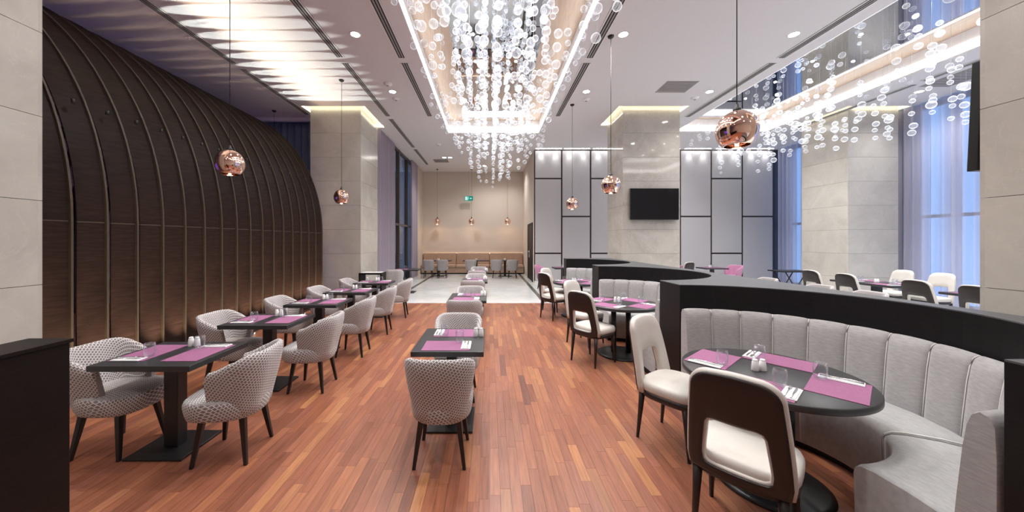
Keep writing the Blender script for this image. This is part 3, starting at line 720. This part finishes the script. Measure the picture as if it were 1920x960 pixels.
def setting(cx,cy,rz,mats,where,shk=None,glass=True,nap=True,detail=True):
    """mats: list of (dx,dy,rot,name) in table space; napkin to the right of the diner, glass ahead"""
    M_=Matrix.Translation((cx,cy,0))@Matrix.Rotation(rz,4,'Z')
    for (dx,dy,r,nm) in mats:
        p=M_@Vector((dx,dy,0)); MAT.put('pink woven placemat on %s of %s'%(nm,where),(p.x,p.y,TZ),rz+r,'pink placemats')
        # diner sits at local -Y of the mat
        R=Matrix.Rotation(r,4,'Z')
        if nap:
            q=M_@(Vector((dx,dy,0))+R@Vector((.165,.0,0))); NAP.put('white napkin with cutlery on %s of %s'%(nm,where),(q.x,q.y,TZ+.003),rz+r,'napkins with cutlery')
        if glass:
            q=M_@(Vector((dx,dy,0))+R@Vector((.10,.09,0))); GLA.put('clear glass tumbler on %s of %s'%(nm,where),(q.x,q.y,TZ+.003),0,'glass tumblers')
    if shk:
        for k,(dx,dy) in enumerate(((-.026,0),(.026,0))):
            q=M_@Vector((shk[0],shk[1],0))+Vector((dx,dy,0)); SHA.put('white china %s shaker on %s'%(('left','right')[k],where),(q.x,q.y,TZ),0,'salt and pepper shakers')
# ================================================================ LEFT ROW
LX=-2.53
for k,y in enumerate((2.73,3.9,5.05,6.19,7.47)):
    nm='%s dome row table'%ORD[k]
    TAB.put('black two seat dining table with pink mats, %s of the row along the dome'%ORD[k],(LX,y,0),0,'tables along the dome')
    TUB.put('grey lattice tub chair on the dome side of the %s'%nm,(LX-.43,y+random.uniform(-.03,.03),0),-pi/2+random.uniform(-.05,.05) if k else -pi/2,'tub chairs along the dome')
    TUB.put('grey lattice tub chair on the aisle side of the %s'%nm,(LX+.53,y-.06+random.uniform(-.02,.02),0),pi/2+(.12 if k==0 else random.uniform(0,.12)),'tub chairs along the dome')
    setting(LX,y,0,[(-.20,0,-pi/2,'the dome side'),(.20,0,pi/2,'the aisle side')],'the '+nm,shk=(.0,.17))
# centre row
CXX=-.345
for k,y in enumerate((3.12,5.49,7.86,10.2)):
    nm='%s centre row table'%ORD[k]
    TAB.put('black two seat dining table with pink mats, %s of the centre row'%ORD[k],(CXX,y,0),pi/2,'tables of the centre row')
    TUB.put('grey lattice tub chair with its back to us at the %s'%nm,(CXX-.02,y-.49,0),0,'tub chairs of the centre row')
    TUB.put('grey lattice tub chair facing us at the %s'%nm,(CXX,y+.52,0),pi,'tub chairs of the centre row')
    setting(CXX,y,0,[(-.02,-.21,0,'the near side'),(.02,.19,pi,'the far side')],'the '+nm,shk=(.24,.08))
# extra table by the window behind the row
TAB.put('black dining table by the mauve curtain behind the left stone pillar',(-2.62,10.9,0),0,'tables by the window'); TUB.put('grey tub chair seen from behind before the mauve curtain',(-2.80,10.05,0),.1,'tub chairs by the window')
setting(-2.62,10.9,0,[(-.18,-.1,0,'the near side')],'the table by the mauve curtain',nap=False)
# service stand by the left pillar
t=thing('service_stand','brown wooden service stand with pale top before the left stone pillar','stand',(-3.02,8.75,0))
MB().box(-.29,-.2,.80,.29,.2,.84).build('frame',M['espresso'],t,bevel=.004); MB().box(-.25,-.16,.838,.25,.16,.848).build('pale_top',M['china'],t)
for sx in(-1,1):
    MB().box(sx*.27-.02,-.19,0,sx*.27+.02,.19,.80).build('side_panel',M['espresso'],t)
for z in (.1,.45): MB().box(-.25,-.18,z,.25,.18,z+.02).build('shelf',M['espresso'],t)
# ================================================================ BOOTHS ON THE RIGHT
BX=1.96; BAYS=[(2.39,'nearest'),(5.0,'middle'),(7.57,'farthest')]; RBITE=1.10; BACKX=3.2; HP=1.2
poly=[(BX,.1)]
for (zc,_) in BAYS:
    for k in range(33):
        a=-pi/2+pi*k/32; poly.append((BX+RBITE*cos(a)*1.0,zc+RBITE*sin(a)))
poly+=[(BX,8.95),(BACKX,8.95),(BACKX,.1)]
bw=thing('booth_wall','long black oak booth wall with three curved bays beside the aisle','partition',(BX,0,0))
P2=[(x-BX,y) for x,y in poly]
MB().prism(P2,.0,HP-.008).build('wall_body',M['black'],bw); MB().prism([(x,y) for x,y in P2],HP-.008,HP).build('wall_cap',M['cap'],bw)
for k,(zc,nm) in enumerate(BAYS):
    SOFA.put('curved grey velvet banquette with channelled back in the %s booth'%nm,(BX,zc,0),0,'curved banquettes')
TC=[(1.92,2.33),(1.92,4.95),(1.92,7.5)]
for (x,y),(zc,nm) in zip(TC,BAYS):
    RND.put('round black pedestal table with pink mats in the %s booth'%nm,(x,y,0),0 if nm=='nearest' else .4,'round booth tables')
    wh='the %s booth table'%nm
    setting(x,y,radians(40),[(.335,.0,pi/2,'the sofa side'),(0,.335,pi,'the far side'),(-.335,0,-pi/2,'the aisle side'),(0,-.335,0,'the near side')],wh,shk=(-.02,.05))
def face(fx,fy): return atan2(fy,fx)-pi/2
for x,y,f,l in ((1.43,1.90,(.72,.69),'dark brown dining chair with cream cut-out back turned to the viewer at the nearest booth'),
                (1.53,2.80,(.58,-.81),'cream faced dining chair on the far aisle side of the nearest booth table'),
                (1.42,4.66,(.81,.58),'dark brown cut-out dining chair seen from behind at the middle booth'),
                (1.55,5.50,(.66,-.75),'cream faced dining chair on the far aisle side of the middle booth table'),
                (1.38,7.25,(.85,.5),'dark brown cut-out dining chair seen from behind at the farthest booth'),
                (1.56,8.10,(.7,-.7),'cream faced dining chair on the far aisle side of the farthest booth table')):
    DIN.put(l,(x,y,0),face(*f),'booth dining chairs')
# ================================================================ RIGHT DINING AREA BEYOND THE BOOTHS
for k,(y,nm) in enumerate(((5.42,'nearer'),(7.35,'farther'))):
    t=thing('long_table','long black dining table with pink mats, %s one by the blue curtain'%nm,'table',(8.4,y,0),group='long tables by the curtain')
    MB().box(-.40,-.62,.708,.40,.62,.75).build('table_top',M['black_top'],t,bevel=.003)
    MB().box(-.06,-.06,.02,.06,.06,.708).build('column',M['black_metal'],t); MB().box(-.25,-.3,0,.25,.3,.02).build('base_plate',M['black_metal'],t)
    setting(8.4,y,0,[(-.22,.33,-pi/2,'the far left end'),(-.22,-.33,-pi/2,'the near left end'),(.22,.33,pi/2,'the far right end'),(.22,-.33,pi/2,'the near right end')],'the %s long curtain table'%nm,shk=(.0,.0))
for x,y,l in ((7.62,7.75,'farthest dark brown dining chair backing the booths at the farther long table'),(7.55,6.93,'second dark brown dining chair backing the booths at the farther long table'),(7.57,5.80,'far dark brown dining chair backing the booths at the nearer long table'),(7.55,5.06,'near dark brown dining chair backing the booths at the nearer long table')):
    DIN.put(l,(x,y,0),-pi/2,'dining chairs at the long tables')
for x,y,l in ((9.2,7.75,'far cream dining chair before the curtain at the farther long table'),(9.1,7.0,'near cream dining chair before the curtain at the farther long table'),(9.2,5.75,'far cream dining chair before the curtain at the nearer long table')):
    DIN.put(l,(x,y,0),pi/2,'dining chairs at the long tables')
for y,k in ((7.6,2),(6.4,1),(5.55,0)):
    TUB.put('grey tub chair rim showing over the booth wall, %s of three'%('nearest','middle','farthest')[k],(6.05,y,0),pi/2,'tub chairs behind the booth wall')
    TAB.put('black table hidden behind the booth wall, %s of three'%('nearest','middle','farthest')[k],(5.5,y,0),0,'tables behind the booth wall')
TAB.put('small black table with pink mats before the grey panels right of the television',(7.55,11.5,0),0,'far tables'); setting(7.55,11.5,0,[(-.18,0,-pi/2,'the left side'),(.18,0,pi/2,'the right side')],'the far table right of the television',shk=(0,.1),nap=False)
PINK.put('pink tub chair facing left at the far table right of the television',(8.3,11.6,0),pi/2+.3,'pink tub chairs'); PINK.put('pink tub chair on the left of the far table right of the television',(6.75,11.5,0),-pi/2,'pink tub chairs')
DIN.put('dark dining chair behind the television pillar near the pink chairs',(6.25,11.0,0),pi*.1,'far chairs')
TAB.put('small black table with pink mats at the alcove corner behind the booths',(2.55,11.6,0),0,'far tables'); setting(2.55,11.6,0,[(-.18,0,-pi/2,'the left side'),(.18,0,pi/2,'the right side')],'the far table at the alcove corner',shk=(0,.1),nap=False)
PINK.put('pink tub chair left of the small table at the alcove corner',(1.88,11.85,0),-pi/2-.2,'pink tub chairs'); PINK.put('pink tub chair right of the small table at the alcove corner',(3.2,11.6,0),pi/2,'pink tub chairs')
# folding tray stand with tray
t=thing('tray_stand','dark folding tray stand with thin crossed legs before the right pillar','stand',(7.75,8.75,0))
MB().box(-.38,-.24,.86,.38,.24,.89).build('tray',M['black'],t,bevel=.006)
for s in (-1,1): MB().cyl((-.26,s*.18,0),(.26,s*.18,.86),.013).cyl((.26,s*.18,0),(-.26,s*.18,.86),.013).build('crossed_legs',M['black_metal'],t)
# ================================================================ ALCOVE
t=thing('wall_bench','tan leather wall bench with panelled back along the alcove wall','bench',((AX0+AX1)/2,YB,0)); W2=(AX1-AX0)/2-.04
n=3
for k in range(n):
    a=-W2+2*W2*k/n; b=-W2+2*W2*(k+1)/n
    MB().box(a+.006,-.22,.46,b-.006,-.02,1.04).build('back_panel',M['bench'],t,bevel=.03); MB().box(a+.004,-.74,.32,b-.004,-.2,.47).build('seat_cushion',M['bench'],t,bevel=.04); MB().box(a+.004,-.70,.06,b-.004,-.1,.32).build('base_panel',M['bench'],t,bevel=.01)
MB().box(-W2,-.66,0,W2,-.1,.06).build('plinth',M['black'],t)
MB().box(-W2,-.016,1.0,W2,-.004,1.03).build('glow_strip',M['led_bench'],t)
ax=[(-2.42,15.95,'left'),(-.62,15.95,'middle'),(.72,15.95,'right')]
for (x,y,nm) in ax:
    t=thing('long_table','black table before the tan bench, %s of three in the alcove'%nm,'table',(x,y,0),group='alcove tables')
    MB().box(-.62,-.3,.708,.62,.3,.75).build('table_top',M['black_top'],t,bevel=.003); MB().box(-.05,-.05,.018,.05,.05,.708).build('column',M['black_metal'],t); MB().box(-.3,-.2,0,.3,.2,.018).build('base_plate',M['black_metal'],t)
    setting(x,y,0,[(-.3,-.1,0,'the left end'),(.3,-.1,0,'the right end')],'the %s alcove table'%nm,shk=(0,.1),nap=False)
for x,l in ((-2.74,'leftmost pale tub chair with its back to the viewer in the alcove'),(-2.11,'second pale tub chair from the left in the alcove'),(-.84,'middle pale tub chair before the tan bench'),(.32,'second grey tub chair from the right in the alcove'),(1.02,'rightmost grey tub chair in the alcove')):
    TUB.put(l,(x,15.2,0),0,'alcove tub chairs')
# exit sign
t=thing('exit_sign','small green and white emergency exit sign hung before the alcove wall','sign',(px(879,17.3),17.3,pz(372,17.3)))
MB().box(-.21,-.012,-.115,.21,.012,.115).build('panel',M['green'],t)
MB().box(-.185,-.016,-.09,-.06,-.012,.09).build('door_symbol',M['signwhite'],t)
m=MB(); m.lathe([(0,-.02),(.02,0),(0,.02)],8,( -.01,-.014,.065)); m.cyl((-.015,-.014,.04),(-.03,-.014,-.02),.012,n=6).cyl((-.03,-.014,-.02),(.0,-.014,-.07),.008,n=6).cyl((-.03,-.014,-.02),(-.055,-.014,-.07),.008,n=6).cyl((-.015,-.014,.035),(.02,-.014,.01),.007,n=6).build('running_figure',M['signwhite'],t)
MB().prism([(.16,0),(.10,.05),(.10,.02),(.06,.02),(.06,-.02),(.10,-.02),(.10,-.05)],0,.004).build('arrow',M['signwhite'],t).matrix_basis=Matrix.Translation((0,-.012,0))@Matrix.Rotation(pi/2,4,'X')
MB().cyl((0,0,.115),(0,0,ZC-pz(372,17.3)),.006,n=6).build('hanger_rod',M['vent'],t)
# ================================================================ TELEVISIONS, LOW PARTITION
def tv(label,loc,w,h,rz,tilt=0):
    t=thing('television',label,'television',loc,rz); t.rotation_euler=(tilt,0,rz)
    fr_=MB().box(-w/2,-.03,-h/2,w/2,.03,h/2).build('frame',M['tvframe'],t,bevel=.006); MB().box(-w/2+.012,-.034,-h/2+.014,w/2-.012,-.029,h/2-.01).build('screen',M['tv'],fr_)
    MB().box(-.2,.03,-.2,.2,.07,.2).build('wall_bracket',M['tvframe'],t)
Z0=9.1
tv('black flat television hung on the polished pillar',((px(1182,Z0)+px(1273,Z0))/2,Z0+.025,(pz(353,Z0)+pz(412,Z0))/2),px(1273,Z0)-px(1182,Z0),pz(353,Z0)-pz(412,Z0),0)
tv('tilted black television seen edge on behind the near right pillar',(3.80+.6,2.655,EYE+.975),1.2,.85,pi,radians(-2))
lp=thing('low_partition','dark espresso low partition at the lower left edge','partition',(-1.95,0,0))
MB().box(-.10,-2.5,0,.08,1.51,1.2).build('partition_body',M['espresso'],lp,bevel=.004)
MB().box(-.11,-2.5,1.2,.09,1.515,1.215).build('partition_cap',M['espresso'],lp)
# ================================================================ PENDANTS
zp=EYE+.98
for x,y,l in ((2.19,3.0,'large copper globe pendant over the nearest booth'),(2.13,5.95,'copper globe pendant over the middle booth'),(2.18,8.93,'copper globe pendant over the farthest booth'),
              (-3.29,4.29,'copper globe pendant hanging before the ribbed dome'),(-3.31,7.57,'copper globe pendant hanging before the left stone pillar'),
              (-2.62,16.95,'left copper globe pendant in the alcove'),(-.9,16.95,'middle copper globe pendant in the alcove'),(.9,16.95,'right copper globe pendant in the alcove'),(-5.95,9.35,'pendant on a dark cord half hidden behind the far end of the dome')):
    PEND.put(l,(x,y,zp))
# ================================================================ CHANDELIERS
def ico(sub,r):
    bm=bmesh.new(); bmesh.ops.create_icosphere(bm,subdivisions=sub,radius=r); return bm
bub={}
for nm,r in (('s',.040),('m',.053),('l',.067)):
    bm=ico(3,r)
    for f in bm.faces: f.smooth=True
    me=bpy.data.meshes.new('glass_bubble'); bm.to_mesh(me); bm.free(); me.materials.append(M['bubble']); bub[nm]=(me,r)
def chandelier(label,xc,y0,y1,cols,dy,seed,dens,far_first):
    r=random.Random(seed); t=thing('bubble_chandelier',label,'chandelier',(xc,(y0+y1)/2,ZC+.40)); yc=(y0+y1)/2; zt=ZC+.40
    wires=MB(); B=[]
    ny=int((y1-y0)/dy)
    for j in range(ny+1):
        for cx in cols:
            if r.random()>dens: continue
            x=cx+r.uniform(-.035,.035) if abs(cx)>.05 else cx+r.uniform(-.01,.01); y=y0+j*dy+r.uniform(-.08,.08)
            wave=.25*sin(y*1.15+cx*1.6+seed)
            low=EYE+1.98+.85*(abs(cx)/1.25)**1.6+wave*.7+r.choice((-.05,.0,.1,.3,.55,.8))
            low=min(low,ZC-.15)
            z=low; k=0; nb=r.choice((3,4,5,6,7)) if abs(cx)<.8 else r.choice((2,2,3,4))
            for q in range(nb):
                if z>ZC+.1: break
                B.append((x+r.uniform(-.02,.02),y+r.uniform(-.02,.02),z,r.choice('sssmmml'))); z+=r.choice((.12,.16,.22,.3))
            wires.cyl((x-xc*0,y-yc,low-zt),(x,y-yc,0),.0012,n=3,caps=False)
    wires.v=[(a,b,c) for a,b,c in wires.v]
    wires.build('suspension_wires',M['wire'],t,kind='stuff')
    def vis(b):
        X,Y,Z=b[0]+xc,b[1],b[2]
        if Y<.8: return -1
        u=CX+F*X/Y; v=CY-F*(Z-EYE)/Y
        return bub[b[3]][1]/Y if (0<u<1835 and 0<v<960) else -1
    B.sort(key=vis,reverse=True)
    for b in B[:300]: link_mesh('glass_bubble',bub[b[3]][0],t,(b[0],b[1]-yc,b[2]-zt))
    rest=[b for b in B[300:]]
    if rest:
        bm=bmesh.new()
        for b in rest: bmesh.ops.create_icosphere(bm,subdivisions=2,radius=bub[b[3]][1],matrix=Matrix.Translation((b[0],b[1]-yc,b[2]-zt)))
        for f in bm.faces: f.smooth=True
        me=bpy.data.meshes.new('far_bubbles'); bm.to_mesh(me); bm.free(); me.materials.append(M['bubble'])
        link_mesh('far_bubbles',me,t,kind='stuff')
    MB().box(-.85,y0-yc,-.02,.85,y1-yc,.0).build('mounting_plate',M['mirror'],t)
    print(label,len(B))
cols9=[-1.3,-1.0,-.72,-.45,-.22,-.02,.2,.45,.72,1.0,1.3]
chandelier('cascade of clear blown glass bubbles under the main ceiling coffer',.13,2.0,11.0,cols9,.36,11,.86,True)
chandelier('cascade of clear blown glass bubbles under the right ceiling coffer',7.6,2.6,10.9,[-1.3,-1.0,-.7,-.4,-.1,.2,.5,.8,1.1,1.35],.42,23,.62,True)
# small halogen spots in the mirrors
hm=MB().lathe([(0,-.008),(.022,-.008),(.03,0)],12).mesh('lens',M['spot'])
for (xc,nm) in ((.13,'main'),(7.6,'right')):
    k=0
    for j in range(9):
        for i in range(2):
            s=thing('mirror_spot','%s tiny halogen spot in the %s mirror row of the %s coffer'%(('left','right')[i],NTH[j],nm),'light',(xc-.45+.9*i,2.6+j*.98,ZC+.374),group='halogen spots of the %s coffer'%nm)
            link_mesh('lens',hm,s)
            lamp('SPOT','halogen_lamp',s,(0,0,-.03),P_HALO,(1,1,1),spot_size=radians(110),spot_blend=.6,shadow_soft_size=.02)
